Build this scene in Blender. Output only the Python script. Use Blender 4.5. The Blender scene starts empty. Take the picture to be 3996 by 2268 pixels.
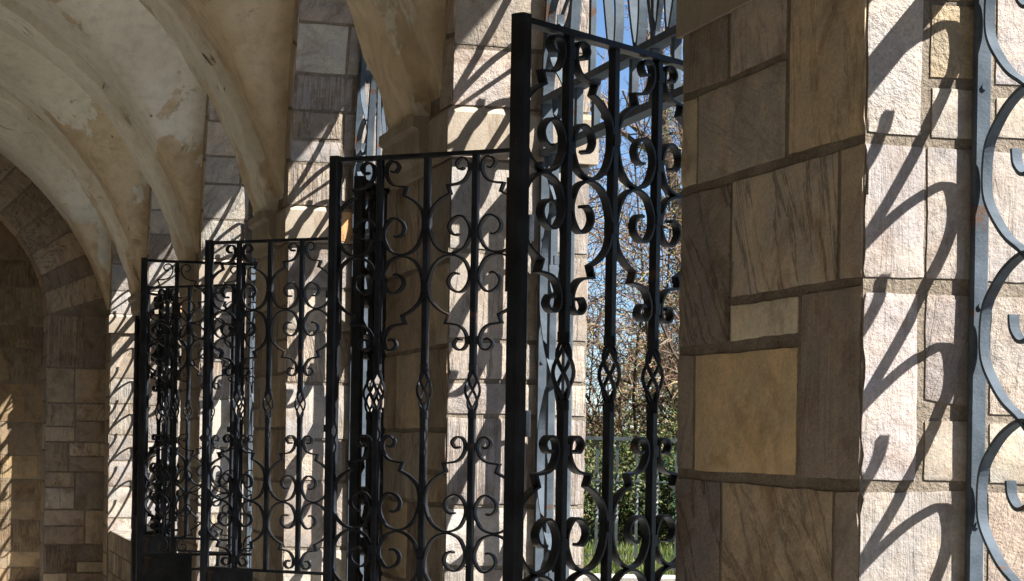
import bpy, math, random
from mathutils import Vector, Matrix, Euler
C = bpy.context.scene
# ------------------------------------------------------------------ camera, sky, sun
K = 1.8                      # metres per layout unit (distance from camera to the arcade wall)
EYE = 1.69 / K
cd = bpy.data.cameras.new('camera'); cam = bpy.data.objects.new('camera', cd); C.collection.objects.link(cam)
cd.lens = 70.0; cd.sensor_width = 36; cd.shift_y = 0.1485; cd.clip_start = 0.05; cd.clip_end = 2000
cam.location = (0, 0, 1.69)
cam.rotation_euler = (Matrix.Rotation(math.radians(-16.65), 3, 'Z') @ Matrix.Rotation(math.radians(90), 3, 'X')
                      @ Matrix.Rotation(0.0162, 3, 'Z')).to_euler()
C.camera = cam
SUN = Vector((0.582, -0.42, 0.700)).normalized()
w = bpy.data.worlds.new('World'); C.world = w; w.use_nodes = True
nt = w.node_tree; bg = nt.nodes['Background']
sky = nt.nodes.new('ShaderNodeTexSky'); sky.sky_type = 'NISHITA'; sky.sun_disc = False
sky.sun_elevation = math.asin(SUN.z); sky.sun_rotation = math.atan2(SUN.x, SUN.y)
sky.altitude = 2500; sky.air_density = 1.0; sky.dust_density = 0.0; sky.ozone_density = 5.0
nt.links.new(sky.outputs[0], bg.inputs[0]); bg.inputs[1].default_value = 0.05
sd = bpy.data.lights.new('sun', 'SUN'); sd.energy = 5.0; sd.angle = math.radians(0.5); sd.color = (1, 0.965, 0.92)
so = bpy.data.objects.new('sun', sd); C.collection.objects.link(so)
so.rotation_euler = SUN.to_track_quat('Z', 'Y').to_euler(); so.location = (20, -15, 25)
C.view_settings.view_transform = 'Standard'; C.view_settings.look = 'None'
C.view_settings.exposure = 1.78; C.view_settings.gamma = 1
C.cycles.max_bounces = 8; C.cycles.diffuse_bounces = 5; C.cycles.use_denoising = True

# ------------------------------------------------------------------ materials
def lnk(n, a, b): n.links.new(a, b)
def newmat(name, rough=0.9, metal=0.0, spec=0.3):
    m = bpy.data.materials.new(name); m.use_nodes = True
    n = m.node_tree; b = n.nodes['Principled BSDF']
    b.inputs['Roughness'].default_value = rough; b.inputs['Metallic'].default_value = metal
    b.inputs['Specular IOR Level'].default_value = spec
    return m, n, b
def noise(n, vec, scale, detail=6, rough=0.6, dist=0.0):
    t = n.nodes.new('ShaderNodeTexNoise'); t.inputs['Scale'].default_value = scale
    t.inputs['Detail'].default_value = detail; t.inputs['Roughness'].default_value = rough
    t.inputs['Distortion'].default_value = dist
    if vec is not None: lnk(n, vec, t.inputs['Vector'])
    return t.outputs['Fac']
def ramp(n, fac, stops):
    r = n.nodes.new('ShaderNodeValToRGB'); e = r.color_ramp.elements
    while len(e) < len(stops): e.new(0.5)
    for k, (p, c) in enumerate(stops):
        e[k].position = p; e[k].color = (c, c, c, 1) if isinstance(c, (int, float)) else (*c, 1)
    lnk(n, fac, r.inputs[0]); return r.outputs[0]
def mix(n, a, b, fac, mode='MIX'):
    m = n.nodes.new('ShaderNodeMix'); m.data_type = 'RGBA'; m.blend_type = mode
    for s, v in ((m.inputs[6], a), (m.inputs[7], b), (m.inputs[0], fac)):
        if isinstance(v, (int, float)): s.default_value = v
        elif isinstance(v, tuple): s.default_value = (*v, 1)
        else: lnk(n, v, s)
    return m.outputs[2]
def math_(n, op, a, b=0.0):
    m = n.nodes.new('ShaderNodeMath'); m.operation = op
    for s, v in ((m.inputs[0], a), (m.inputs[1], b)):
        if isinstance(v, (int, float)): s.default_value = v
        else: lnk(n, v, s)
    return m.outputs[0]
def mapping(n, vec, scale=(1, 1, 1), rot=(0, 0, 0)):
    m = n.nodes.new('ShaderNodeMapping'); m.inputs['Scale'].default_value = scale; m.inputs['Rotation'].default_value = rot
    lnk(n, vec, m.inputs['Vector']); return m.outputs[0]
def objco(n): return n.nodes.new('ShaderNodeTexCoord').outputs['Object']
def bump(n, b, h, strength, dist=0.01, prev=None):
    k = n.nodes.new('ShaderNodeBump'); k.inputs['Strength'].default_value = strength; k.inputs['Distance'].default_value = dist
    lnk(n, h, k.inputs['Height'])
    if prev is not None: lnk(n, prev, k.inputs['Normal'])
    lnk(n, k.outputs[0], b.inputs['Normal']); return k.outputs[0]
def attr(n, name):
    a = n.nodes.new('ShaderNodeAttribute'); a.attribute_name = name; return a

def stone_mat():
    m, n, b = newmat('split_face_stone', 0.92, 0, 0.15)
    col = attr(n, 'col').outputs['Color']; suv = attr(n, 'suv').outputs['Vector']; par = attr(n, 'par')
    sep = n.nodes.new('ShaderNodeSeparateColor'); lnk(n, par.outputs['Color'], sep.inputs[0])
    streak, rough_, vein = sep.outputs[0], sep.outputs[1], sep.outputs[2]
    big = noise(n, suv, 7, 5, 0.6, 0.4)
    fine = noise(n, suv, 130, 4, 0.75)
    med = noise(n, suv, 34, 6, 0.7)
    st = noise(n, mapping(n, suv, (75, 4.5, 30)), 1.0, 5, 0.65, 0.6)
    c1 = mix(n, col, mix(n, col, (1.28, 1.2, 1.08), 1.0, 'MULTIPLY'), ramp(n, big, [(0.4, 0), (0.62, 1)]))
    c2 = mix(n, c1, mix(n, col, (0.62, 0.5, 0.40), 1.0, 'MULTIPLY'), ramp(n, noise(n, suv, 4.3, 6, 0.62, 1.0), [(0.5, 0), (0.68, 0.75)]))
    sfac = math_(n, 'MULTIPLY', ramp(n, st, [(0.38, 1), (0.58, 0)]), streak)
    c3 = mix(n, c2, mix(n, c2, (0.62, 0.57, 0.53), 1.0, 'MULTIPLY'), sfac)
    vn = math_(n, 'ABSOLUTE', math_(n, 'SUBTRACT', noise(n, mapping(n, suv, (1.0, 0.16, 1)), 9, 5, 0.6, 0.7), 0.5))
    vfac = math_(n, 'MULTIPLY', ramp(n, vn, [(0.003, 0.75), (0.02, 0)]), vein)
    c4 = mix(n, c3, (0.05, 0.04, 0.03), vfac)
    sp = ramp(n, fine, [(0.3, 0.72), (0.5, 1.0), (0.7, 1.18)])
    c5 = mix(n, c4, sp, 0.75, 'MULTIPLY')
    c5 = mix(n, c5, ramp(n, med, [(0.3, 0.78), (0.55, 1.0), (0.75, 1.12)]), 0.7, 'MULTIPLY')
    lnk(n, c5, b.inputs['Base Color'])
    h = math_(n, 'ADD', math_(n, 'MULTIPLY', med, 1.0), math_(n, 'MULTIPLY', fine, 0.35))
    h = math_(n, 'SUBTRACT', h, math_(n, 'MULTIPLY', sfac, 0.8))
    h = math_(n, 'SUBTRACT', h, math_(n, 'MULTIPLY', vfac, 0.6))
    h = math_(n, 'MULTIPLY', h, math_(n, 'ADD', rough_, 0.25))
    bump(n, b, h, 0.8, 0.007)
    return m
def mortar_mat():
    m, n, b = newmat('rough_mortar', 0.95, 0, 0.1); o = objco(n)
    a = noise(n, o, 9, 6, 0.7); f = noise(n, o, 90, 4, 0.7)
    c = ramp(n, a, [(0.3, (0.15, 0.122, 0.09)), (0.55, (0.24, 0.20, 0.155)), (0.75, (0.32, 0.275, 0.215))])
    c = mix(n, c, ramp(n, f, [(0.3, 0.7), (0.65, 1.15)]), 0.8, 'MULTIPLY')
    lnk(n, c, b.inputs['Base Color']); bump(n, b, math_(n, 'ADD', a, f), 0.8, 0.01); return m
def dressed_mat():
    m, n, b = newmat('dressed_limestone', 0.9, 0, 0.15); o = objco(n)
    a = noise(n, o, 3, 6, 0.6, 0.5); f = noise(n, o, 120, 4, 0.75)
    c = ramp(n, a, [(0.3, (0.27, 0.22, 0.16)), (0.55, (0.35, 0.295, 0.23)), (0.75, (0.40, 0.345, 0.275))])
    c = mix(n, c, ramp(n, f, [(0.3, 0.78), (0.65, 1.1)]), 0.8, 'MULTIPLY')
    s = ramp(n, noise(n, mapping(n, o, (1, 1, 0.25)), 8, 6, 0.7, 1.0), [(0.52, 0), (0.7, 0.6)])
    c = mix(n, c, (0.20, 0.14, 0.09), s)
    lnk(n, c, b.inputs['Base Color']); bump(n, b, f, 0.35, 0.006); return m
def plaster_mat(rib=False):
    m, n, b = newmat('rib_plaster' if rib else 'vault_plaster', 0.93, 0, 0.12); o = objco(n)
    cream = ramp(n, noise(n, o, 1.7, 5, 0.55), [(0.3, (0.62, 0.585, 0.49)), (0.6, (0.74, 0.705, 0.61)), (0.8, (0.79, 0.755, 0.665))])
    tan = ramp(n, noise(n, o, 4.1, 6, 0.65, 0.6), [(0.3, (0.44, 0.34, 0.215)), (0.5, (0.59, 0.475, 0.32)), (0.75, (0.67, 0.565, 0.41))])
    z = n.nodes.new('ShaderNodeSeparateXYZ'); lnk(n, o, z.inputs[0])
    hgt = math_(n, 'MULTIPLY', math_(n, 'SUBTRACT', z.outputs[2], 3.75), 0.14)      # the limewash has stayed on higher up
    pat = math_(n, 'ADD', noise(n, o, 1.0 if not rib else 1.6, 10, 0.64, 0.3), hgt)
    fac = ramp(n, pat, [(0.40, 0.05), (0.42, 0.85), (0.6, 1)] if rib else [(0.505, 0), (0.52, 0.95), (0.7, 1)])
    c = mix(n, tan, cream, fac)
    if rib: c = mix(n, c, (1.12, 1.12, 1.12), 1.0, 'MULTIPLY')
    mot = noise(n, o, 14, 7, 0.7)
    c = mix(n, c, ramp(n, mot, [(0.3, 0.74), (0.52, 1.0), (0.7, 1.1)]), 0.7, 'MULTIPLY')
    # long flaking cracks that follow the arch
    cv = mapping(n, attr(n, 'suv').outputs['Vector'], (42, 3.6, 1)) if rib else mapping(n, o, (1.3, 7, 1.3))
    ck = noise(n, cv, 1.0 if rib else 2.2, 5, 0.6, 0.8)
    cf = math_(n, 'MULTIPLY', ramp(n, ck, [(0.60, 0), (0.66, 1)]), ramp(n, noise(n, o, 3.3, 4, 0.6), [(0.5, 0), (0.6, 1)]))
    c = mix(n, c, (0.12, 0.08, 0.045), math_(n, 'MULTIPLY', cf, 0.85 if rib else 0.35))
    hole = ramp(n, noise(n, mapping(n, o, (1, 1, 0.4)), 16, 4, 0.55), [(0.70, 0), (0.735, 1)])
    c = mix(n, c, (0.10, 0.06, 0.03), math_(n, 'MULTIPLY', hole, 0.7))
    lnk(n, c, b.inputs['Base Color'])
    h = math_(n, 'ADD', math_(n, 'MULTIPLY', fac, 0.7), math_(n, 'MULTIPLY', mot, 0.6))
    h = math_(n, 'SUBTRACT', h, math_(n, 'ADD', math_(n, 'MULTIPLY', cf, 0.7), hole))
    bump(n, b, h, 0.6, 0.012); return m
def iron_mat(name, c0, c1, rust=0.55, rough=0.45, spec=0.25):
    m, n, b = newmat(name, rough, 0.0, spec); o = objco(n)
    a = noise(n, o, 11, 6, 0.65); f = noise(n, o, 150, 3, 0.6)
    c = ramp(n, a, [(0.35, c0), (0.65, c1)])
    r = ramp(n, noise(n, o, 6, 7, 0.72, 0.8), [(rust, 0), (rust + 0.06, 0.85)])
    c = mix(n, c, (0.11, 0.055, 0.028), r)
    lnk(n, c, b.inputs['Base Color'])
    lnk(n, ramp(n, a, [(0.3, rough - 0.08), (0.7, rough + 0.2)]), b.inputs['Roughness'])
    bump(n, b, math_(n, 'ADD', f, a), 0.25, 0.004); return m
def simple_mat(name, stops, scale=6, rough=0.85, bmp=0.3, spec=0.2, fine=60):
    m, n, b = newmat(name, rough, 0, spec); o = objco(n)
    c = ramp(n, noise(n, o, scale, 6, 0.65), stops); f = noise(n, o, fine, 4, 0.7)
    c = mix(n, c, ramp(n, f, [(0.3, 0.75), (0.65, 1.12)]), 0.8, 'MULTIPLY')
    lnk(n, c, b.inputs['Base Color'])
    if bmp: bump(n, b, f, bmp, 0.01)
    return m
def leaf_mat(name):
    m, n, b = newmat(name, 0.6, 0, 0.3)
    c = attr(n, 'col').outputs['Color']; lnk(n, c, b.inputs['Base Color'])
    tr = n.nodes.new('ShaderNodeBsdfTranslucent'); lnk(n, c, tr.inputs[0])
    ms = n.nodes.new('ShaderNodeMixShader'); ms.inputs[0].default_value = 0.3
    lnk(n, b.outputs[0], ms.inputs[1]); lnk(n, tr.outputs[0], ms.inputs[2])
    lnk(n, ms.outputs[0], n.nodes['Material Output'].inputs[0]); return m
def paving_mat():
    m, n, b = newmat('paving', 0.9, 0, 0.15); o = objco(n)
    br = n.nodes.new('ShaderNodeTexBrick'); br.inputs['Scale'].default_value = 1.0
    br.inputs['Brick Width'].default_value = 0.6; br.inputs['Row Height'].default_value = 0.4; br.inputs['Mortar Size'].default_value = 0.01
    br.inputs['Color1'].default_value = (0.37, 0.345, 0.305, 1); br.inputs['Color2'].default_value = (0.44, 0.41, 0.365, 1)
    br.inputs['Mortar'].default_value = (0.16, 0.13, 0.1, 1); lnk(n, o, br.inputs['Vector'])
    c = mix(n, br.outputs['Color'], ramp(n, noise(n, o, 7, 6, 0.7), [(0.3, 0.7), (0.7, 1.15)]), 0.8, 'MULTIPLY')
    lnk(n, c, b.inputs['Base Color']); return m
M_STONE, M_MORTAR, M_DRESS = stone_mat(), mortar_mat(), dressed_mat()
M_WEB, M_RIB = plaster_mat(), plaster_mat(True)
M_IRON = iron_mat('painted_iron', (0.052, 0.065, 0.078), (0.098, 0.12, 0.142), 0.60, 0.62, 0.06)
M_GATE = iron_mat('shade_darkened_gate_iron', (0.008, 0.009, 0.011), (0.022, 0.026, 0.032), 0.62, 0.36)  # same paint as the screens, darkened so the colour carries the corridor shade
M_RUST = iron_mat('rusty_lock_iron', (0.05, 0.03, 0.02), (0.10, 0.045, 0.022), 0.48, 0.7)
M_RAIL = iron_mat('grey_rail_paint', (0.05, 0.06, 0.06), (0.085, 0.1, 0.1), 0.7, 0.5)
M_PAVE = paving_mat()
M_BARK = simple_mat('bark', [(0.3, (0.05, 0.035, 0.025)), (0.7, (0.13, 0.10, 0.075))], 8, 0.95, 0.6)
M_TWIG = leaf_mat('twig_bark'); M_LEAF = leaf_mat('leaves')
M_LAWN = simple_mat('lawn_soil', [(0.35, (0.06, 0.085, 0.02)), (0.65, (0.13, 0.14, 0.04))], 3, 0.95, 0.5)
M_GROUND = simple_mat('terrace_paving', [(0.3, (0.13, 0.125, 0.12)), (0.7, (0.19, 0.185, 0.175))], 2, 0.95, 0.2)
M_CONC = simple_mat('pale_kerb_stone', [(0.3, (0.38, 0.34, 0.28)), (0.7, (0.52, 0.48, 0.41))], 4, 0.9, 0.3)
M_ROOF = simple_mat('roof_slab', [(0.3, (0.2, 0.19, 0.18)), (0.7, (0.3, 0.29, 0.27))], 2, 0.95, 0.2)

# ------------------------------------------------------------------ mesh helpers
class MB:
    def __init__(s): s.v = []; s.f = []; s.col = {}; s.suv = {}; s.par = {}; s.smooth = True
    def add(s, vs, fs, col=None):
        o = len(s.v); s.v.extend(vs); s.f.extend([tuple(o + i for i in f) for f in fs])
        if col is not None:
            for i in range(o, len(s.v)): s.col[i] = col
        return o
    def box(s, x0, y0, z0, x1, y1, z1, ch=0.0):
        if ch <= 0:
            s.add([(x0,y0,z0),(x1,y0,z0),(x1,y1,z0),(x0,y1,z0),(x0,y0,z1),(x1,y0,z1),(x1,y1,z1),(x0,y1,z1)],
                  [(3,2,1,0),(4,5,6,7),(0,1,5,4),(1,2,6,5),(2,3,7,6),(3,0,4,7)]); return
        s.prism([(x0+ch,y0),(x1-ch,y0),(x1,y0+ch),(x1,y1-ch),(x1-ch,y1),(x0+ch,y1),(x0,y1-ch),(x0,y0+ch)],
                lambda a, b, h: (a, b, h), z0, z1)
    def prism(s, poly, mp, h0, h1):
        k = len(poly)
        s.add([mp(a, b, h0) for a, b in poly] + [mp(a, b, h1) for a, b in poly],
              [tuple(range(k - 1, -1, -1)), tuple(range(k, 2 * k))] + [(i, (i + 1) % k, k + (i + 1) % k, k + i) for i in range(k)])
    def tube(s, pts, rads, sides=6, col=None, cap=True):
        vs, fs = [], []; prev = None
        for i, p in enumerate(pts):
            p = Vector(p); a = Vector(pts[max(i - 1, 0)]); b_ = Vector(pts[min(i + 1, len(pts) - 1)])
            d = (b_ - a); d = d.normalized() if d.length > 1e-9 else Vector((0, 0, 1))
            u = prev - d * prev.dot(d) if prev is not None else d.orthogonal()
            if u.length < 1e-6: u = d.orthogonal()
            u.normalize(); prev = u; v = d.cross(u); r = rads[i] if hasattr(rads, '__len__') else rads
            for k in range(sides):
                t = 2 * math.pi * k / sides; vs.append(tuple(p + u * (r * math.cos(t)) + v * (r * math.sin(t))))
        for i in range(len(pts) - 1):
            for k in range(sides):
                k2 = (k + 1) % sides
                fs.append((i * sides + k, i * sides + k2, (i + 1) * sides + k2, (i + 1) * sides + k))
        if cap: fs += [tuple(range(sides - 1, -1, -1)), tuple((len(pts) - 1) * sides + k for k in range(sides))]
        s.add(vs, fs, col)
    def ribbon(s, pts, th, d0, d1, mp):
        """flat bar swept along a 2-D path; mp(a, b, depth) -> 3-D"""
        L, R = [], []
        n = len(pts)
        for i, (x, y) in enumerate(pts):
            ax, ay = pts[max(i - 1, 0)]; bx, by = pts[min(i + 1, n - 1)]
            def nrm(px, py, qx, qy):
                dx, dy = qx - px, qy - py; l = math.hypot(dx, dy) or 1e-9; return (-dy / l, dx / l)
            n1 = nrm(ax, ay, x, y) if i > 0 else nrm(x, y, bx, by); n2 = nrm(x, y, bx, by) if i < n - 1 else n1
            mx, my = n1[0] + n2[0], n1[1] + n2[1]; l = math.hypot(mx, my) or 1e-9; mx /= l; my /= l
            c = max(0.45, mx * n1[0] + my * n1[1]); h = th * 0.5 / c
            L.append((x + mx * h, y + my * h)); R.append((x - mx * h, y - my * h))
        vs = []
        for a, b in zip(L, R): vs += [mp(a[0], a[1], d0), mp(b[0], b[1], d0), mp(b[0], b[1], d1), mp(a[0], a[1], d1)]
        fs = [(0, 1, 2, 3), tuple(4 * (n - 1) + k for k in (3, 2, 1, 0))]
        for i in range(n - 1):
            for k in range(4): fs.append((4 * i + k, 4 * (i + 1) + k, 4 * (i + 1) + (k + 1) % 4, 4 * i + (k + 1) % 4))
        s.add(vs, fs)
    def build(s, name, mat, parent=None, smooth=False):
        me = bpy.data.meshes.new(name); me.from_pydata([(a * K, b * K, c * K) for a, b, c in s.v], [], s.f)
        me.materials.append(mat)
        nv = len(s.v)
        if s.col:
            a = me.attributes.new('col', 'FLOAT_COLOR', 'POINT')
            for i in range(nv): c = s.col.get(i, (0.3, 0.3, 0.3)); a.data[i].color = (c[0], c[1], c[2], 1)
        if s.suv:
            a = me.attributes.new('suv', 'FLOAT_VECTOR', 'POINT')
            for i in range(nv): a.data[i].vector = s.suv.get(i, (0, 0, 0))
            a = me.attributes.new('par', 'FLOAT_COLOR', 'POINT')
            for i in range(nv): c = s.par.get(i, (0.5, 0.5, 0.5)); a.data[i].color = (c[0], c[1], c[2], 1)
        if smooth: me.polygons.foreach_set('use_smooth', [True] * len(me.polygons))
        if smooth: me.set_sharp_from_angle(angle=math.radians(38))
        me.update()
        o = bpy.data.objects.new(name, me); C.collection.objects.link(o)
        if parent is not None: o.parent = parent
        return o
def tag(o, label=None, cat=None, group=None, kind=None):
    if label: o['label'] = label
    if cat: o['category'] = cat
    if group: o['group'] = group
    if kind: o['kind'] = kind
    return o
def thing(name, label, cat, loc=(0, 0, 0), rz=0.0, group=None):
    o = bpy.data.objects.new(name, None); C.collection.objects.link(o); o.empty_display_size = 0.2
    o.location = (loc[0] * K, loc[1] * K, loc[2] * K); o.rotation_euler = (0, 0, rz)
    return tag(o, label, cat, group)
def copy_tree(o, parent=None):
    c = o.copy(); C.collection.objects.link(c)
    if parent is not None: c.parent = parent
    for ch in list(o.children): copy_tree(ch, c)
    return c
def spline(pts, n=7):
    out = []
    for i in range(len(pts) - 1):
        p0 = pts[max(i - 1, 0)]; p1 = pts[i]; p2 = pts[i + 1]; p3 = pts[min(i + 2, len(pts) - 1)]
        for k in range(n):
            t = k / n; t2 = t * t; t3 = t2 * t
            out.append(tuple(0.5 * (2 * p1[j] + (p2[j] - p0[j]) * t + (2 * p0[j] - 5 * p1[j] + 4 * p2[j] - p3[j]) * t2
                                    + (3 * p1[j] - p0[j] - 3 * p2[j] + p3[j]) * t3) for j in range(len(p1))))
    out.append(tuple(pts[-1])); return out

# ------------------------------------------------------------------ stonework
TONES = [(0.42, 0.385, 0.35), (0.39, 0.35, 0.325), (0.35, 0.315, 0.29), (0.45, 0.415, 0.365), (0.37, 0.345, 0.325), (0.41, 0.365, 0.315), (0.33, 0.295, 0.265), (0.47, 0.44, 0.40)]
WARM = [(0.42, 0.36, 0.285), (0.38, 0.325, 0.265), (0.44, 0.365, 0.265), (0.34, 0.28, 0.22), (0.47, 0.405, 0.32), (0.39, 0.345, 0.29)]
def stone(mb, q, mp, rng, col, h=0.0030, gap=0.0048, res=0.03, edge=(0, 0, 0, 0), streak=None, rough=None, vein=None, ang=None, base=-0.006, jit=0.7):
    """q = 4 corners (u,v): TL TR BR BL.  mp(u,v,h) -> 3-D.  edge flags (top,right,bottom,left) mean: run to the arris, no joint."""
    (tl, tr, br, bl) = q
    W = (math.dist(tl, tr) + math.dist(bl, br)) / 2; H = (math.dist(tl, bl) + math.dist(tr, br)) / 2
    nu = max(4, min(14, int(W / res) + 2)); nv = max(4, min(14, int(H / res) + 2))
    gu = gap / max(W, 1e-4); gv = gap / max(H, 1e-4)
    us = [0.0] + [min(1, max(0, (i) / (nu - 2))) for i in range(nu - 1)] ; us = [0.0, 0.05] + [0.05 + 0.9 * i / (nu - 3) for i in range(1, nu - 3)] + [0.95, 1.0] if nu > 4 else [0, 0.12, 0.88, 1.0]
    vs_ = [0.0, 0.05] + [0.05 + 0.9 * i / (nv - 3) for i in range(1, nv - 3)] + [0.95, 1.0] if nv > 4 else [0, 0.12, 0.88, 1.0]
    nu, nv = len(us), len(vs_)
    u0 = 0 if edge[3] else gu; u1 = 1 if edge[1] else 1 - gu; v0 = 0 if edge[0] else gv; v1 = 1 if edge[2] else 1 - gv
    ph = [rng.uniform(0, 6.28) for _ in range(16)]
    if ang is None: ang = rng.choice([0, 0, 0, 0.12, -0.15, 0.5])
    off = (rng.uniform(0, 50), rng.uniform(0, 50), rng.uniform(0, 50)); ca, sa = math.cos(ang), math.sin(ang)
    p = (rng.choice([0.05, 0.2, 0.35, 0.9]) if streak is None else streak, rng.choice([0.3, 0.6, 1.0, 1.7]) if rough is None else rough, (rng.choice([0, 0, 0, 0.35, 0.6]) if vein is None else vein))
    def wob(t, k): return math.sin(t * 70 + ph[k]) * 0.4 + math.sin(t * 173 + ph[k + 1]) * 0.35 + math.sin(t * 31 + ph[k + 2]) * 0.6 + rng.uniform(-0.55, 0.55)
    vv, ff = [], []; amp = 0.0017 * jit
    for j, b in enumerate(vs_):
        for i, a in enumerate(us):
            A = u0 + (u1 - u0) * a; B = v0 + (v1 - v0) * b
            x = (tl[0] * (1 - A) + tr[0] * A) * (1 - B) + (bl[0] * (1 - A) + br[0] * A) * B
            y = (tl[1] * (1 - A) + tr[1] * A) * (1 - B) + (bl[1] * (1 - A) + br[1] * A) * B
            hh = h + 0.0008 * jit * (math.sin(x * 23 + ph[12]) * math.sin(y * 27 + ph[13]) + 0.6 * math.sin(x * 61 + ph[14] + y * 40))
            if i == 0 and not edge[3]: x += amp * wob(y, 0); hh = h * 0.62
            if i == nu - 1 and not edge[1]: x += amp * wob(y, 3); hh = h * 0.62
            if j == 0 and not edge[0]: y += amp * wob(x, 6); hh = h * 0.62
            if j == nv - 1 and not edge[2]: y += amp * wob(x, 9); hh = h * 0.62
            if (i in (0, nu - 1) and edge[3 if i == 0 else 1]): hh += (rng.uniform(-0.0015, 0.0008) - (0.0022 if rng.random() < .18 else 0)); x += (1 if i == 0 else -1) * (rng.uniform(0, .0014) + (.003 if rng.random() < .12 else 0))
            vv.append((x, y, hh))
    o = len(mb.v); idx = lambda i, j: j * nu + i
    for j in range(nv - 1):
        for i in range(nu - 1): ff.append((idx(i, j), idx(i, j + 1), idx(i + 1, j + 1), idx(i + 1, j)))
    ring = [idx(i, 0) for i in range(nu)] + [idx(nu - 1, j) for j in range(1, nv)] + [idx(i, nv - 1) for i in range(nu - 2, -1, -1)] + [idx(0, j) for j in range(nv - 2, 0, -1)]
    k = len(vv); mx = sum(p_[0] for p_ in vv) / k; my = sum(p_[1] for p_ in vv) / k
    vv2 = vv + [(mx + (vv[r][0] - mx) * .985, my + (vv[r][1] - my) * .985, base) for r in ring]
    for a in range(len(ring)):
        b = (a + 1) % len(ring); ff.append((ring[a], ring[b], k + b, k + a))
    mb.add([mp(x, y, z) for x, y, z in vv2], ff)
    for i, (x, y, z) in enumerate(vv2):
        mb.col[o + i] = col; mb.par[o + i] = p
        X, Y = x * K, y * K
        mb.suv[o + i] = (X * ca - Y * sa + off[0], X * sa + Y * ca + off[1], z * K + off[2])
def ashlar(w, h, rng, hm=(0.11, 0.20), wm=(0.12, 0.32), narrow=False, y0=0.0):
    out = []; y = y0
    while y < h - 1e-6:
        ch = rng.uniform(*hm)
        if h - (y + ch) < hm[0] * 0.7: ch = h - y
        x = 0.0; row = []
        while x < w - 1e-6:
            cw = rng.uniform(*wm)
            if w - (x + cw) < wm[0] * 0.6: cw = w - x
            row.append((x, x + cw)); x += cw
        for (a, b) in row:
            if ch > 0.145 and rng.random() < 0.28 and (b - a) < 0.26:
                m = y + ch * rng.uniform(0.38, 0.62); out += [(a, y, b, m), (a, m, b, y + ch)]
            else: out.append((a, y, b, y + ch))
        y += ch
    return out
def lay(mb, rects, w, mp, rng, tones, vary=0.17, **kw):
    for (a, b, c, d) in rects:
        t = rng.choice(tones); t = tuple(x * .88 for x in t); f = 1 + rng.uniform(-vary, vary); g = rng.uniform(-0.012, 0.012)
        col = (t[0] * f + g, t[1] * f, t[2] * f - g)
        stone(mb, [(a, d), (c, d), (c, b), (a, b)], mp, rng, col, edge=(0, c > w - 1e-4, 0, a < 1e-4), **kw)

# layout numbers
PER, A1, PW, TH = 1.793, 1.999, 0.55, 0.286
HW = (PER - PW) / 2; RO = 2 * HW; ZS = 0.66 + EYE; TOP = ZS + 1.22
def near(i): return A1 + PER * (i - 1)
def mid(i): return near(i) + PW + HW           # middle of the bay beyond pier i

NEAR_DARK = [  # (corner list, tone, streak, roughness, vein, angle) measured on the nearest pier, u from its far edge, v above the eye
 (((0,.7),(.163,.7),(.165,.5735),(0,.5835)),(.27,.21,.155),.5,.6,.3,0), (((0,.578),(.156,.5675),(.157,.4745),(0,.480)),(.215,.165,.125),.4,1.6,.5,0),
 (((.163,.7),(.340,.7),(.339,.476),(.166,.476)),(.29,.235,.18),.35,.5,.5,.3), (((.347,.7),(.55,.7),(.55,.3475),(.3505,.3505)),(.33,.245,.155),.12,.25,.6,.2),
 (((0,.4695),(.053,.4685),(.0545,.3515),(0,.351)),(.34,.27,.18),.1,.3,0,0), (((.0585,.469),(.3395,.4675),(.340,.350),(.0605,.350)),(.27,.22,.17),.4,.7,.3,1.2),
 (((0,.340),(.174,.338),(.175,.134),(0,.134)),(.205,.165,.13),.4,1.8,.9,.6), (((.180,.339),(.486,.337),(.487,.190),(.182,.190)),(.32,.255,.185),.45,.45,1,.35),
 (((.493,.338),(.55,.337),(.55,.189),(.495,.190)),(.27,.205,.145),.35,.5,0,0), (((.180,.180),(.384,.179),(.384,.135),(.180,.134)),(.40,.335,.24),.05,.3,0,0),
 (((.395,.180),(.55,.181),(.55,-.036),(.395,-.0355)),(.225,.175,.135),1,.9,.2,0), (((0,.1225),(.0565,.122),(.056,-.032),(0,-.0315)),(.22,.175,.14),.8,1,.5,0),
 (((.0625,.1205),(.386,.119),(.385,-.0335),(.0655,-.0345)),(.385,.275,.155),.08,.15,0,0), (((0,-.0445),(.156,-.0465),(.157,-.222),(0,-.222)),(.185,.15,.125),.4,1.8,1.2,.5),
 (((.162,-.046),(.486,-.0495),(.487,-.216),(.166,-.223)),(.30,.225,.15),.3,.7,.8,.8), (((.493,-.0495),(.55,-.0485),(.55,-.204),(.492,-.205)),(.24,.19,.145),.5,.6,.1,0)]
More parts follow.
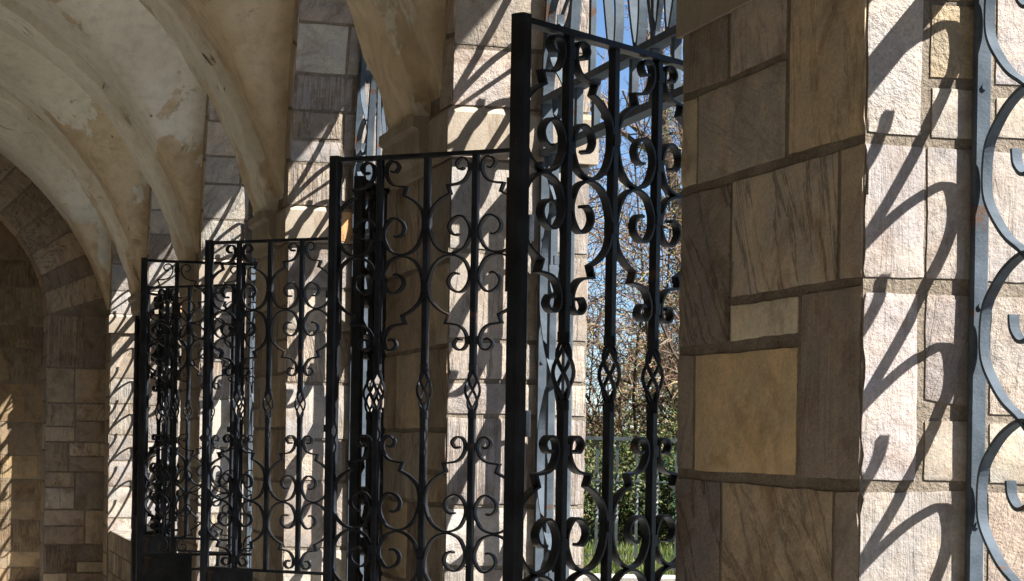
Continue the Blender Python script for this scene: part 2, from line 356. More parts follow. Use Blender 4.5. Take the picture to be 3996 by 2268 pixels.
NEAR_LIT = [   # sunlit reveal of the nearest pier, u from its corridor edge
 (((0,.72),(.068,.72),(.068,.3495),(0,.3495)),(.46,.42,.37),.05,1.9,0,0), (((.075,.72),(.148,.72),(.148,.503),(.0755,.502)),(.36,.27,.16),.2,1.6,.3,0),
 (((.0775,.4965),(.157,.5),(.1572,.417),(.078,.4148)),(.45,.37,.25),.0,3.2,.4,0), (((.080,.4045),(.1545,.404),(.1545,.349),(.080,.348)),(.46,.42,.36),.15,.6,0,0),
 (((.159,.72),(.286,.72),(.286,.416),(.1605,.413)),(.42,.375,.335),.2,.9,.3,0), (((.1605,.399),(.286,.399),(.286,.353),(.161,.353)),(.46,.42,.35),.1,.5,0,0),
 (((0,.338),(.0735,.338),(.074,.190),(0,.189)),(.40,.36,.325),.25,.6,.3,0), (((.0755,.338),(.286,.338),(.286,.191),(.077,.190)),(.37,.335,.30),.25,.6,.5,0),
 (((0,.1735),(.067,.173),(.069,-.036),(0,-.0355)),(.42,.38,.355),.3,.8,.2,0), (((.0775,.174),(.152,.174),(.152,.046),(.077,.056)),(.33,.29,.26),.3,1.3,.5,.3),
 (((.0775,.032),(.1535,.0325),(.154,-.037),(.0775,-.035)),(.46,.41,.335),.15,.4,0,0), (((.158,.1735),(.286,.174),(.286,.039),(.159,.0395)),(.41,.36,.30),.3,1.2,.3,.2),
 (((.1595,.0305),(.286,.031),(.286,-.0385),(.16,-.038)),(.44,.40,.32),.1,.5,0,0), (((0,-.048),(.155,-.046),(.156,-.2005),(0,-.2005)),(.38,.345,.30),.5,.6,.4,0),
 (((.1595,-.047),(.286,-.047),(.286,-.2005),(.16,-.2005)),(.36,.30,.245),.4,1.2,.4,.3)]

PIERL = {-1: 'far corner', 0: 'pier behind the viewpoint',
 1: 'nearest stone pier, its dark corridor face filling the middle right of the photo',
 2: 'second stone pier, behind the nearest open gates, with peeling plaster rib above',
 3: 'third stone pier along the arcade, an orange stained block on its impost',
 4: 'fourth stone pier along the arcade, mostly hidden behind overlapping scrollwork gates',
 5: 'fifth stone pier, a slim strip behind the black latch stile of the far gate',
 6: 'last sunlit stone pier, crossed by dense scroll shadows above the low wall',
 7: 'stone pier of the bay beyond the round arch, catching the sun at far left'}
def make_pier(i):
    rng = random.Random(100 + i)
    lab = PIERL[i] if i > 0 else ('stone pier just behind the viewpoint' if i == 0 else 'stone pier two bays behind the viewpoint')
    t = thing('stone_pier', lab, 'pier', (1.0, near(i), 0), 0, 'stone piers of the arcade')
    # mortar core with the two half arches above it
    arc = []
    for k in range(15):
        a = math.radians(60) * k / 14; arc.append((-RO + RO * math.cos(a), ZS + RO * math.sin(a)))
    nr = [(y, z) for y, z in arc]; fr = [(PW - y, z) for y, z in arc]
    m = MB()
    m.prism([(0, 0), *nr, (-HW, TOP), (PW + HW, TOP), *reversed(fr), (PW, 0)], lambda a, b, h: (h, a, b), 0.0, TH)
    m.build('mortar_core', M_MORTAR, t)
    mb = MB(); rr = RO
    def inner(u, v, h): return (-h, u, v)
    def near_rev(u, v, h):
        if v <= ZS: return (u, -h, v)
        a = (v - ZS) / RO; return (u, -RO + (RO - h) * math.cos(a), ZS + (RO - h) * math.sin(a))
    def far_rev(u, v, h): x, y, z = near_rev(u, v, h); return (x, PW - y, z)
    def outer(u, v, h): return (TH + h, u, v)
    zi = ZS - 0.1
    tin = WARM if i != 3 else WARM
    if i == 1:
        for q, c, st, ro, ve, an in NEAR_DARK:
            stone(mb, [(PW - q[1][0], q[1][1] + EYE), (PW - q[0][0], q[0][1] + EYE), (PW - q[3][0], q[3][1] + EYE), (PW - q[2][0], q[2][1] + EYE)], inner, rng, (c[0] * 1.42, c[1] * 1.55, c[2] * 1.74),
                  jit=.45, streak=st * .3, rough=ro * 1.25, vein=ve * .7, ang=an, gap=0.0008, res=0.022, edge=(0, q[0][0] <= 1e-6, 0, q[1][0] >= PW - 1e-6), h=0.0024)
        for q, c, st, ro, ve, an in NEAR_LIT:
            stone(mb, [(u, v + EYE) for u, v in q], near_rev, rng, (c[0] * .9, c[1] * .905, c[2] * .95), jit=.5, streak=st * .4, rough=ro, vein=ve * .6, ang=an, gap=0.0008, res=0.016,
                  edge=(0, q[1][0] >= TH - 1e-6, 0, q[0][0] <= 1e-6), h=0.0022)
        lay(mb, ashlar(PW, EYE - 0.235, rng), PW, inner, rng, WARM); lay(mb, ashlar(TH, EYE - 0.215, rng), TH, near_rev, rng, TONES)
        za = zi
    else:
        za = 0
        lay(mb, ashlar(PW, zi, rng), PW, inner, rng, WARM)
        lay(mb, ashlar(TH, zi, rng, wm=(0.13, 0.3)), TH, near_rev, rng, TONES, res=0.04)
    lay(mb, ashlar(TH, zi, rng, wm=(0.13, 0.3)), TH, far_rev, rng, WARM, res=0.05)
    lay(mb, ashlar(PW, zi, rng), PW, outer, rng, TONES, res=0.06)
    for mp in (near_rev, far_rev):
        lay(mb, ashlar(TH, ZS + RO * math.radians(60), rng, hm=(0.10, 0.15), wm=(0.11, 0.2), y0=ZS), TH, mp, rng, TONES, res=0.04)
    lay(mb, ashlar(PW, TOP, rng, y0=ZS), PW, outer, rng, TONES, res=0.08)
    mb.build('stonework', M_STONE, t, True)
    for sgn in (0, 1):
        vb = MB(); a = 0.0
        while a < math.radians(59):
            da = rng.uniform(0.09, 0.16)
            if a + da > math.radians(58): da = math.radians(60) - a
            def arcmap(u, v, h, sgn=sgn):
                y = -RO + v * math.cos(u); return (-h, PW - y if sgn else y, ZS + v * math.sin(u))
            c = rng.choice(WARM); stone(vb, [(a, RO + 0.095), (a + da, RO + 0.095), (a + da, RO), (a, RO)], arcmap, rng, c, gap=0.004, edge=(0, 0, 1, 0), res=0.04)
            a += da
        vb.build('arch_voussoirs', M_STONE, t, True)
    ib = MB(); e = 0.015
    for (g, z0, z1) in ((0.0, zi, ZS - 0.012), ):
        x0, y0, x1, y1 = (-0.012 if i != 1 else -0.007), -e, TH + e, PW + e
        b0 = [(x0, y0), (x1, y0), (x1, y1), (x0, y1)]; b1 = [(x0 + .01, y0 + .012), (x1 - .012, y0 + .012), (x1 - .012, y1 - .012), (x0 + .01, y1 - .012)]
        vs = [(x, y, z0) for x, y in b0] + [(x, y, z1) for x, y in b0] + [(x, y, ZS) for x, y in b1]
        fs = [(3, 2, 1, 0), (8, 9, 10, 11)]
        for L in (0, 4): fs += [(L + k, L + (k + 1) % 4, L + 4 + (k + 1) % 4, L + 4 + k) for k in range(4)]
        ib.add(vs, fs)
    ib.build('impost', M_DRESS, t)
    if i in (3, 5):                      # iron-stained block in the reveal
        sb = MB(); stone(sb, [(0.13, ZS - .012), (0.215, ZS - .012), (0.215, zi + .004), (0.13, zi + .004)], lambda u, v, h: (u, -e - h, v), rng, (0.50, 0.30, 0.15), h=0.002, gap=0.001, streak=0.3, rough=0.4, vein=0, base=-0.004)
        tag(sb.build('stained_block', M_STONE, t, True), 'orange iron-stained block')
    if i >= 6 or i == 1: return t
    cb = MB()
    prof = [(-.044, ZS + .002), (-.044, ZS - .018)] + spline([(-.041, ZS - .021), (-.035, ZS - .024), (-.031, ZS - .03), (-.030, ZS - .062), (-.027, ZS - .074), (-.021, ZS - .081), (-.018, ZS - .09)], 3) + [(-.018, ZS - .112), (0.02, ZS - .112), (0.02, ZS + .002)]
    cb.prism(prof, lambda a, b, h: (a, h, b), 0.145, PW - 0.095)
    cb.build('corbel', M_DRESS, t)
    return t
for i in range(-1, 8): make_pier(i)

# ------------------------------------------------------------------ vaulted ceiling
CX, CZ, RW, RR = -0.497, ZS - 0.39, 1.557, 1.518
Y0, YE, YF = near(-1) + 0.275, 11.2, 13.06
ceil = thing('vaulted_ceiling', 'ribbed plaster vault over the corridor, cream limewash peeling to tan', 'ceiling', (0, 0, 0))
def web_z(x, yc, y):
    zb = math.sqrt(max(RW * RW - (x - CX) ** 2, 0)) + CZ - ZS
    d = abs(y - yc); rl = RO + 0.07
    zl = math.sqrt(max(rl * rl - (d + HW) ** 2, 0)) if d + HW < rl else -0.6
    k = 0.05; return ZS + 0.5 * (zb + zl + math.sqrt((zb - zl) ** 2 + k * k)) - 0.004
web = MB()
p0 = math.asin(0.39 / RW); NP = 72
xs = [CX + RW * math.cos(p0 + (math.pi - 2 * p0) * k / NP) for k in range(NP + 1)]
rl = RO + 0.07; bm = math.acos(HW / rl)
half = [rl * math.cos(bm * k / 18) - HW for k in range(18, -1, -1)]      # 0 .. springing
half += [rl - HW + 0.002, PER / 2 - 0.12, PER / 2]
rows = []
for b in range(-1, 7):
    yc = mid(b)
    ys = [yc - d for d in reversed(half)] + [yc + d for d in half[1:]]
    for y in ys: rows.append((yc, y))
cut = []
for yc, y in rows:
    y = min(max(y, Y0), YF + 0.05)
    if not cut or y > cut[-1][1] + 1e-5: cut.append((yc, y))
vs = [(x, y, web_z(x, yc, y)) for yc, y in cut for x in xs]
n1 = NP + 1
web.add(vs, [(j * n1 + i, j * n1 + i + 1, (j + 1) * n1 + i + 1, (j + 1) * n1 + i) for j in range(len(cut) - 1) for i in range(NP)])
web.build('vault_web', M_WEB, ceil, True)
for i in range(0, 6):
    rb = MB(); rng = random.Random(40 + i); yc = near(i) + PW / 2 + .018; hw = 0.122; n = 90
    a0 = math.asin(0.39 / RR); sec = [(-hw, .09), (-hw, .012), (-hw + .002, .002), (-hw + .012, 0), (-hw * .5, 0), (0, 0), (hw * .5, 0), (hw - .012, 0), (hw - .002, .002), (hw, .012), (hw, .09)]
    vs = []
    for k in range(n + 1):
        a = a0 + (math.pi - 2 * a0) * k / n
        for (y, dr) in sec:
            j = 0.0035 * (math.sin(a * 23 + y * 60 + i) + math.sin(a * 57 + i * 2 + y * 90)) + (rng.uniform(-.003, .003) if 0 < dr < .02 else rng.uniform(-.0008, .0008))
            r = RR + dr + (j if dr < .05 else 0); y += rng.uniform(-.0035, .0015) * (1 if y > 0 else -1) if .001 < dr < .02 else 0; vs.append((CX + r * math.cos(a), yc + y, CZ + r * math.sin(a))); rb.suv[len(vs) - 1] = ((y + dr) * K + 3 * i, a * RR * K, i)
    m_ = len(sec)
    rb.add(vs, [(k * m_ + q, k * m_ + q + 1, (k + 1) * m_ + q + 1, (k + 1) * m_ + q) for k in range(n) for q in range(m_ - 1)])
    rb.build('rib', M_RIB, ceil, True)
r = MB(); r.box(-2.4, Y0 - 0.3, TOP + .003, 1.93, YF + 0.4, TOP + 0.12); r.build('roof_slab', M_ROOF, ceil)

# ------------------------------------------------------------------ end wall with its arch, far wall, side wall, back wall
XL = -1.994
ew = thing('end_wall', 'dark stone wall with a round arch of wedge stones closing the corridor', 'wall', (0, YE, 0))
EA, EB = 1.175, 0.88
ell = [(CX + EA * math.cos(math.pi * k / 36), ZS + EB * math.sin(math.pi * k / 36)) for k in range(37)]
m = MB(); m.prism([(1.03, 0), (1.03, TOP), (XL, TOP), (XL, 0), (CX - EA, 0), *reversed(ell), (CX + EA, 0)], lambda a, b, h: (a, h, b), 0.0, 0.3)
m.build('mortar_core', M_MORTAR, ew)
rng = random.Random(7); mb = MB()
jw = 1.0 - (CX + EA)
JT = [(0.44, 0.365, 0.285), (0.52, 0.435, 0.335), (0.33, 0.275, 0.225), (0.57, 0.475, 0.365)]
lay(mb, ashlar(jw, ZS, rng, hm=(0.15, 0.25), wm=(0.11, 0.24)), jw, lambda u, v, h: (CX + EA + u, -h, v), rng, JT, res=0.04)
lay(mb, ashlar(jw, ZS, rng, hm=(0.15, 0.25), wm=(0.11, 0.24)), jw, lambda u, v, h: (CX - EA - u, -h, v), rng, JT, res=0.06)
def jamb(u, v, h):
    return (CX + EA - h, u, v)
lay(mb, ashlar(0.3, ZS, rng, wm=(0.2, 0.31)), 0.3, jamb, rng, TONES, res=0.06)
a = 0.0
while a < math.pi - 1e-3:
    da = rng.uniform(0.10, 0.15)
    if math.pi - a - da < 0.07: da = math.pi - a
    def vmap(u, v, h):
        ex, ez = CX + EA * math.cos(u), ZS + EB * math.sin(u)
        th = math.atan2(ez - CZ, ex - CX); ox, oz = CX + (RW + .02) * math.cos(th * 0.985 + 0.01), CZ + (RW + .02) * math.sin(th)
        return (ex + (ox - ex) * v, -h, ez + (oz - ez) * v)
    q = [(a, 1), (a + da, 1), (a + da, 0.0), (a, 0.0)]
    stone(mb, q, vmap, rng, (lambda f, t: tuple(x * f for x in t))(rng.uniform(.55, .9), rng.choice(JT)), gap=0.006, res=0.04, edge=(1, 0, 1, 0), vein=rng.choice([0.3, .8]), jit=1.0)
    def imap(u, v, h): return (CX + (EA - h) * math.cos(u), v, ZS + (EB - h) * math.sin(u))
    stone(mb, [(a, 0.3), (a + da, 0.3), (a + da, 0), (a, 0)], imap, rng, (0.34, 0.27, 0.19), gap=0.004, res=0.06, edge=(1, 0, 1, 0))
    a += da
mb.build('stonework', M_STONE, ew, True)
fw = thing('far_wall', 'ochre brown stone wall seen through the round arch, sunlit at its left', 'wall', (0, YF, 0))
m = MB(); m.box(XL, 0, 0, 1.02, 0.2, TOP); m.build('mortar_core', M_MORTAR, fw)
mb = MB(); rng = random.Random(11)
lay(mb, ashlar(1.02 - XL, TOP, rng, hm=(0.14, 0.26), wm=(0.14, 0.36)), 9, lambda u, v, h: (XL + u, -h, v), rng, [(0.27, 0.20, 0.125), (0.25, 0.19, 0.125), (0.21, 0.16, 0.11), (0.31, 0.24, 0.155)], res=0.06, gap=0.003, h=0.003)
mb.build('stonework', M_STONE, fw, True)
sw = thing('side_wall', 'plain stone wall along the inner side of the corridor, out of view at left', 'wall', (XL, 0, 0))
m = MB(); m.box(-0.25, Y0, 0, 0, YF, TOP); m.build('mortar_core', M_MORTAR, sw)
mb = MB(); rng = random.Random(12)
lay(mb, ashlar(YF - Y0, ZS + .4, rng, hm=(0.16, 0.26), wm=(0.2, 0.45)), 99, lambda u, v, h: (h, Y0 + u, v), rng, [(.5, .47, .42), (.56, .52, .46)], res=0.2)
mb.build('stonework', M_STONE, sw, True)
m = MB(); m.box(-2.4, Y0 - 0.25, 0, 1.0, Y0, TOP); tag(m.build('back_wall', M_MORTAR, None), 'rough wall closing the corridor behind the viewpoint', 'wall')
pw = thing('parapet_wall', 'low rubble parapet with a sunlit top between the last two piers', 'wall', (1.0, near(5) + PW, 0))
PL = 2 * HW; PZ = EYE - 0.514
m = MB(); m.box(0.01, 0.0, 0, 0.2, PL, PZ); m.build('mortar_core', M_MORTAR, pw)
mb = MB(); rng = random.Random(5)
lay(mb, ashlar(PL, PZ, rng, hm=(0.06, 0.13), wm=(0.08, 0.2)), PL, lambda u, v, h: (0.01 - h, u, v), rng, WARM, res=0.04)
lay(mb, ashlar(PL, 0.2, rng, hm=(0.08, 0.12), wm=(0.08, 0.2)), PL, lambda u, v, h: (0.01 + v, u, PZ + h), rng, TONES, res=0.05)
mb.build('stonework', M_STONE, pw, True)

# ------------------------------------------------------------------ wrought-iron gates
U = 0.191; GL = 0.432; GTOP = 0.558 + EYE; GB = GTOP - 4.86 * U; BW = GL / 4
SEG_A = [(.21,.135),(.3,.145),(.37,.09),(.3,.042),(.19,.037),(.108,.08),(.095,.16),(.17,.24),(.3,.285),(.55,.303)]
SEG_C = [(.487,.386),(.69,.44),(.86,.526),(.925,.63),(.915,.754),(.82,.886),(.654,.965),(.43,.992),(.2,.947),(.085,.85),(.055,.772),(.094,.693),(.2,.627),(.32,.618),(.45,.658),(.51,.72),(.467,.78),(.37,.81),(.3,.80)]
MOTIF = spline(SEG_A, 5) + spline(SEG_C, 5)
def basket(mb, x, zc, hgt, rad, r):
    for k in range(4):
        pts = []
        for j in range(13):
            t = j / 12; a = k * math.pi / 2 + math.pi * 1.1 * t + .4
            rr = r * 0.6 + rad * math.sin(math.pi * t) ** 0.8
            pts.append((x + rr * math.cos(a), rr * math.sin(a), zc + hgt * (0.5 - t)))
        mb.tube(pts, r, 6)
def make_gate():
    g = thing('iron_gate', '-', 'gate')
    def part(name, fn, mat=M_GATE, parent=None):
        m = MB(); fn(m); return m.build(name, mat, parent or g)
    part('stile', lambda m: m.box(0.0, -.009, .02, .016, .009, GTOP, .002))
    fs = part('stile', lambda m: m.box(GL - .02, -.0115, .02, GL, .0115, GTOP + .004, .003))
    part('lock_plate', lambda m: (m.box(GL - .021, -.0135, GTOP - .36, GL - .001, -.0118, GTOP - .21, 0), m.box(GL - .014, -.0165, GTOP - .30, GL - .008, -.0137, GTOP - .28, 0)), M_RUST, fs)
    part('top_rail', lambda m: m.box(.016, -.010, GTOP - .008, GL - .02, .010, GTOP, 0))
    part('bottom_rail', lambda m: m.box(.016, -.009, GB - .004, GL - .02, .009, GB + .004, 0))
    bc = GTOP - U * 2.41; bh = .094
    xb = [BW * 1 + .002, BW * 2 - .001, BW * 3 - .004]
    def collars(m, x, ts):
        for (z0, dz) in ((GTOP - .006, -1), (GTOP - .006 - 2 * U, 1), (GB + .004 + 2 * U, -1), (GB + .004, 1)):
            for t in ts: m.box(x - .0085, -.0085, z0 + dz * t * U - .008, x + .0085, .0085, z0 + dz * t * U + .008, .002)
    for x in xb:
        b = part('bar', lambda m: (collars(m, x, (.68,) if x == xb[1] else (.13, .80)), m.box(x - .0062, -.0062, GB + .004, x + .0062, .0062, bc - bh / 2 + .004, .0012), m.box(x - .0062, -.0062, bc + bh / 2 - .004, x + .0062, .0062, GTOP - .006, .0012),
                                   m.tube([(x, 0, bc + bh / 2 - .008), (x, 0, bc + bh / 2 + .006)], .009, 8), m.tube([(x, 0, bc - bh / 2 - .006), (x, 0, bc - bh / 2 + .008)], .009, 8)))
        part('basket_twist', lambda m: basket(m, x, bc, bh - .008, .0125, .0028), M_GATE, b)
    for x in (xb[0], xb[2]):
        for sx in (-1, 1):
            for (z0, dz) in ((GTOP - .006, -1), (GTOP - .006 - 2 * U, 1), (GB + .004 + 2 * U, -1), (GB + .004, 1)):
                part('scroll', lambda m: m.ribbon([(x + sx * (.004 + s * (BW - .006)), z0 + dz * t * U) for s, t in MOTIF],   .0036, -.0064, .0064, lambda a, b, d: (a, d, b)))
    part('kick_plate', lambda m: m.box(GL * .60, -.003, .03, GL - .02, .003, GB - .004, 0))
    part('foot_rail', lambda m: m.box(.016, -.008, .03, GL * .60, .008, .042, 0))
    part('bottom_rail', lambda m: m.box(.016, -.007, GB - .05, GL * .60, .007, GB - .043, 0))
    for x in (GL * .15, GL * .30, GL * .45):
        part('lower_bar', lambda m: m.box(x - .0055, -.0055, .042, x + .0055, .0055, GB - .05, .001))
    for z in (0.25, 0.95, 1.32):
        part('hinge', lambda m: (m.tube([(-.005, 0, z), (-.005, 0, z + .05)], .009, 10), m.box(-.004, -.004, z + .01, .03, .004, z + .03, 0)))
    return g
HX = 1.10; HY = 0.432
GATES = [ # bay, side, direction of the open leaf, label
 (1, -1, (-.826, -.564), 'largest open scrollwork gate, nearest, its right side cut off by the near pier'),
 (1, 1, (-.31, .284), 'wide open scrollwork gate in front of the second stone pier'),
 (2, -1, (-.194, -.354), 'open gate seen almost edge on, its rusty latch stile left of the second pier'),
 (2, 1, (-.73, .68), 'open scrollwork gate with a bright bottom rail in front of the third pier'),
 (3, -1, (-1, .02), 'leftmost scrollwork gate, a tall black stile and a solid black lower panel'),
 (3, 1, (-.682, .731), 'far scrollwork gate whose lower top rail shows through the leftmost gate'),
 (4, -1, (-.25, -.33), 'more distant gate leaf half hidden behind the leftmost gate, hung on the fourth pier'),
 (4, 1, (-.12, .40), 'farthest gate leaf, hung by the fifth pier and almost hidden by other gates')]
g0 = make_gate()
for k, (b, sd_, d, lab) in enumerate(GATES):
    g = g0 if k == 0 else copy_tree(g0)
    g.location = (HX * K, (mid(b) + sd_ * HY) * K, 0); g.rotation_euler = (0, 0, math.atan2(d[1], d[0]))
    tag(g, lab, 'gate', 'open wrought iron gate leaves')

# ------------------------------------------------------------------ fixed iron screens in the arches
SIDE = [(.46,-.13),(.49,-.03),(.62,.04),(.82,-.03),(.95,-.18),(.95,-.34),(.82,-.46),(.62,-.49),(.38,-.42),(.2,-.31),(.08,-.186),(.05,0),(.08,.14),(.2,.27),(.38,.4),(.62,.51),(.85,.66),(.97,.8)]
SIDEP = spline(SIDE, 5)
ZA, ZB_ = 0.679 + EYE, 0.574 + EYE
def make_screen(zb, panel=False, per=.18):
    """bay-local: y from the bay middle, x from the screen plane"""
    t = thing('iron_screen', '-', 'iron screen')
    def part(name, fn, mat=M_IRON, parent=None):
        m = MB(); fn(m); return m.build(name, mat, parent or t)
    yj, yh = HW - .0095, HW - .172
    pl = lambda a, b, d: (d, a, b)
    for s in (-1, 1):
        j = part('jamb_post', lambda m: m.box(-.0095, min(s * (yj - .005), s * (yj + .005)), zb, .0095, max(s * (yj - .005), s * (yj + .005)), ZS, .0015))
        z = zb + .12
        while z < ZS - .02:
            part('rivet', lambda m: m.tube([(0, s * (yj - .004), z), (0, s * (yj - .0072), z)], .0036, 10), M_IRON, j); z += .245
        part('hinge_post', lambda m: m.box(-.009, s * yh - .008, zb, .009, s * yh + .008, ZA, .0015))
        n_ = int((ZS - zb - .05) / per)
        for q in range(n_):
            zc = EYE + .304 - per * (q - 1)
            if zc - per * .82 < zb: break
            part('scroll', lambda m: m.ribbon([(s * (yj - .006 - a * (yj - yh - .014)), zc - b * per) for a, b in SIDEP], .0044, -(.006 if per < .2 else .011), (.006 if per < .2 else .011), pl))
        if per > .2: part('side_bar', lambda m: m.box(-.008, s * (HW - .072) - .007, zb, .008, s * (HW - .072) + .007, ZB_ - .007, .0015))
        # arch frame: two concentric bars with scrolls and braces between
        RA = RO - .012; RI = RO - .172; cy = -s * HW
        amax = lambda R: math.acos(HW / R)
        part('arch_frame', lambda m: m.ribbon([(cy + s * RA * math.cos(amax(RA) * k / 24), ZS + RA * math.sin(amax(RA) * k / 24)) for k in range(25)], .010, -.0095, .0095, pl))
        a0 = math.asin((ZA - ZS) / RI)
        part('arch_frame', lambda m: m.ribbon([(cy + s * RI * math.cos(a0 + (amax(RI) - a0) * k / 20), ZS + RI * math.sin(a0 + (amax(RI) - a0) * k / 20)) for k in range(21)], .016, -.009, .009, pl))
        for q in range(5):
            ac = .13 + .175 * q
            part('scroll', lambda m: m.ribbon([(cy + s * (RA - .006 - a * (RA - RI - .014)) * math.cos(ac - b * .165), ZS + (RA - .006 - a * (RA - RI - .014)) * math.sin(ac - b * .165)) for a, b in SIDEP], .0040, -.007, .007, pl))
        for q in range(3):
            al = .12 + .27 * q
            part('brace', lambda m: m.tube([(.012, cy + s * RA * math.cos(al), ZS + RA * math.sin(al)), (.012, cy + s * RI * math.cos(al + .14), ZS + RI * math.sin(al + .14))], .004, 6))
        # almond-shaped leaf loops standing on the transom
        for yb, lean, hh in ((.075, .05, .30), (.20, .035, .26)):
            LE = [(0, 0), (-.018, .05), (-.028, .12), (-.02, .20), (.008, .28), (.03, .34), (.035, .28), (.034, .20), (.026, .12), (.016, .05), (0.004, 0)]
            part('leaf_loop', lambda m: m.ribbon([(s * (yb + a + lean * b / .34), ZA + .004 + b * hh / .34) for a, b in spline(LE, 5)], .0085, -.008, .008, pl))
        LF = [(.012,.02),(.045,.12),(.05,.20),(.035,.28),(.01,.34),(.020,.26),(.026,.18),(.020,.10),(.008,.02)]
        part('iron_leaf', lambda m: m.prism([(s * a, ZA + b) for a, b in spline(LF, 4)[:-1]], pl, -.004, .004))
    ye = math.sqrt(RO * RO - (ZA - ZS) ** 2) - HW - .012
    part('transom_rail', lambda m: m.box(-.014, -ye, ZA - .007, .014, ye, ZA + .007, 0))
    part('transom_rail', lambda m: m.box(-.014, -yj + .006, ZB_ - .007, .014, yj - .006, ZB_ + .007, 0))
    for k in range(-5, 6):
        y = k * .101
        if abs(abs(y) - yh) < .02: continue
        part('baluster', lambda m: m.box(-.007, y - .007, ZB_ + .007, .007, y + .007, ZA - .007, .001))
    part('centre_bar', lambda m: m.box(-.007, -.007, ZA + .005, .007, .007, ZS + math.sqrt(RO * RO - HW * HW) - .22, .001))
    for y in (-.33, .33):
        zt = ZS + math.sqrt((RO - .172) ** 2 - (abs(y) + HW) ** 2)
        if zt > ZA + .05: part('arch_bar', lambda m: m.box(-.006, y - .006, ZA + .005, .006, y + .006, zt, .001))
    for s in (-1, 1):
        for z in (zb + .22, 0.67, 1.275):
            part('hinge_bracket', lambda m: (m.box(-.03, s * yh - .004, z + .005, -.009, s * yh + .004, z + .022, 0),
                 m.ribbon(spline([(s * (yh + .008), z + .03), (s * (yh + .03), z + .028), (s * (yh + .04), z + .01), (s * (yh + .026), z - .004), (s * (yh + .016), z + .008)], 4), .005, -.007, .007, pl)))
    if panel:
        for k in range(-3, 4):
            part('panel_bar', lambda m: m.box(-.006, k * .11 - .006, zb, .006, k * .11 + .006, ZB_ - .005, .001))
        part('sill_rail', lambda m: m.box(-.009, -yh + .008, zb + .004, .009, yh - .008, zb + .014, 0))
    return t
SCR = {0: (1.138, 'close iron screen at the right edge, wavy scrolls on its sunlit grey post'),
       1: (1.19, 'iron screen behind the largest gate, its two transom rails crossing blue sky'),
       2: (1.19, 'iron screen in the second arch, dark bars and braces following the arch curve'),
       3: (1.19, 'iron screen in the third arch, only slim dark bars visible beside the rib'),
       4: (1.19, 'iron screen in the fourth arch, hidden behind the leftmost gates'),
       5: (1.150, 'iron screen standing on the low parapet in the last bay'),
       6: (1.150, 'iron screen in the bay beyond the round arch, seen mainly by its shadow')}
s0 = make_screen(0.0); s1 = make_screen(0.0, False, .34); s5 = make_screen(PZ + .012, True)
for b, (x, lab) in SCR.items():
    s = {0: s0, 1: s1, 5: s5}.get(b) or copy_tree(s0 if b == 6 else s1)
    s.location = (x * K, mid(b) * K, 0); tag(s, lab, 'iron screen', 'iron screens filling the arches')

# ------------------------------------------------------------------ ground, lawn, kerb
def ground(name, poly, z, mat):
    m = MB(); m.add([(x, y, z) for x, y in poly], [tuple(range(len(poly)))]); return tag(m.build(name, mat), kind='structure')
ground('ground', [(-300, -300), (300, -300), (300, 300), (-300, 300)], -0.012, M_GROUND)
m = MB(); m.box(XL, Y0 - .2, -0.1, 1.45, YF + .3, 0.0); tag(m.build('corridor_floor', M_PAVE), kind='structure')
N = Vector((0.3447, 0.9407)); T = Vector((0.9407, -0.3447)); LZ = EYE - 0.515
def at(d, l): p = N * d + T * l; return (p.x, p.y)
m = MB(); pts = [at(7.72, -.75), at(7.72, 30), (120, 40), (120, 160), (1.95, 160)]
m.add([(x, y, LZ) for x, y in pts] + [(x, y, -.02) for x, y in pts], [tuple(range(5))] + [(k, (k + 1) % 5, 5 + (k + 1) % 5, 5 + k) for k in range(5)])
tag(m.build('lawn', M_LAWN), kind='structure')
m = MB(); ang = math.atan2(T.y, T.x)
t = thing('garden_kerb_wall', 'low pale stone retaining kerb along the front of the lawn', 'wall', (*at(7.6, 0), 0), ang)
m.box(-.8, -.08, 0, 14, .1, LZ - .02); m.build('kerb_body', M_CONC, t)
m = MB()
for k in range(24): m.box(-.82 + k * .6, -.1, LZ - .02, -.82 + k * .6 + .592, .12, LZ + .012, 0)
m.build('kerb_cap', M_CONC, t)
# railing
rl_ = thing('iron_railing', 'grey railing with twisted balusters at the edge of the lawn', 'railing', (*at(8.8, 0), 0), ang)
ZR = EYE + .004
slope = lambda x: -0.012 * x
def rail(name, z0, z1, hw):
    m = MB(); x0, x1 = -1.5, 6
    m.add([(x, y, z + slope(x)) for x in (x0, x1) for y, z in ((-hw, z0), (hw, z0), (hw, z1), (-hw, z1))],
          [(0, 1, 2, 3), (7, 6, 5, 4)] + [(k, 4 + k, 4 + (k + 1) % 4, (k + 1) % 4) for k in range(4)]); return m.build(name, M_RAIL, rl_)
rail('top_rail', ZR + .012, ZR + .028, .018); rail('bottom_rail', ZR - .505, ZR - .495, .01); rail('middle_rail', ZR - .17, ZR - .164, .006)
for k in range(-16, 68):
    x = k * .088 + .02
    if x > 5.95: break
    m = MB(); z0, z1 = ZR - .495 + slope(x), ZR + .012 + slope(x)
    if k % 12 == 4: m.box(x - .012, -.012, LZ, x + .012, .012, z1, 0); m.build('rail_post', M_RAIL, rl_); continue
    r_ = .0065; vs = []; lv = 28
    for j in range(lv + 1):
        tt = j / lv; a = math.pi * 4 * min(max((tt - .3) / .4, 0), 1)
        for q in range(4): vs.append((x + r_ * 1.41 * math.cos(a + q * math.pi / 2 + .785), r_ * 1.41 * math.sin(a + q * math.pi / 2 + .785), z0 + (z1 - z0) * tt))
    m.add(vs, [(j * 4 + q, j * 4 + (q + 1) % 4, (j + 1) * 4 + (q + 1) % 4, (j + 1) * 4 + q) for j in range(lv) for q in range(4)])
    m.build('baluster', M_RAIL, rl_)
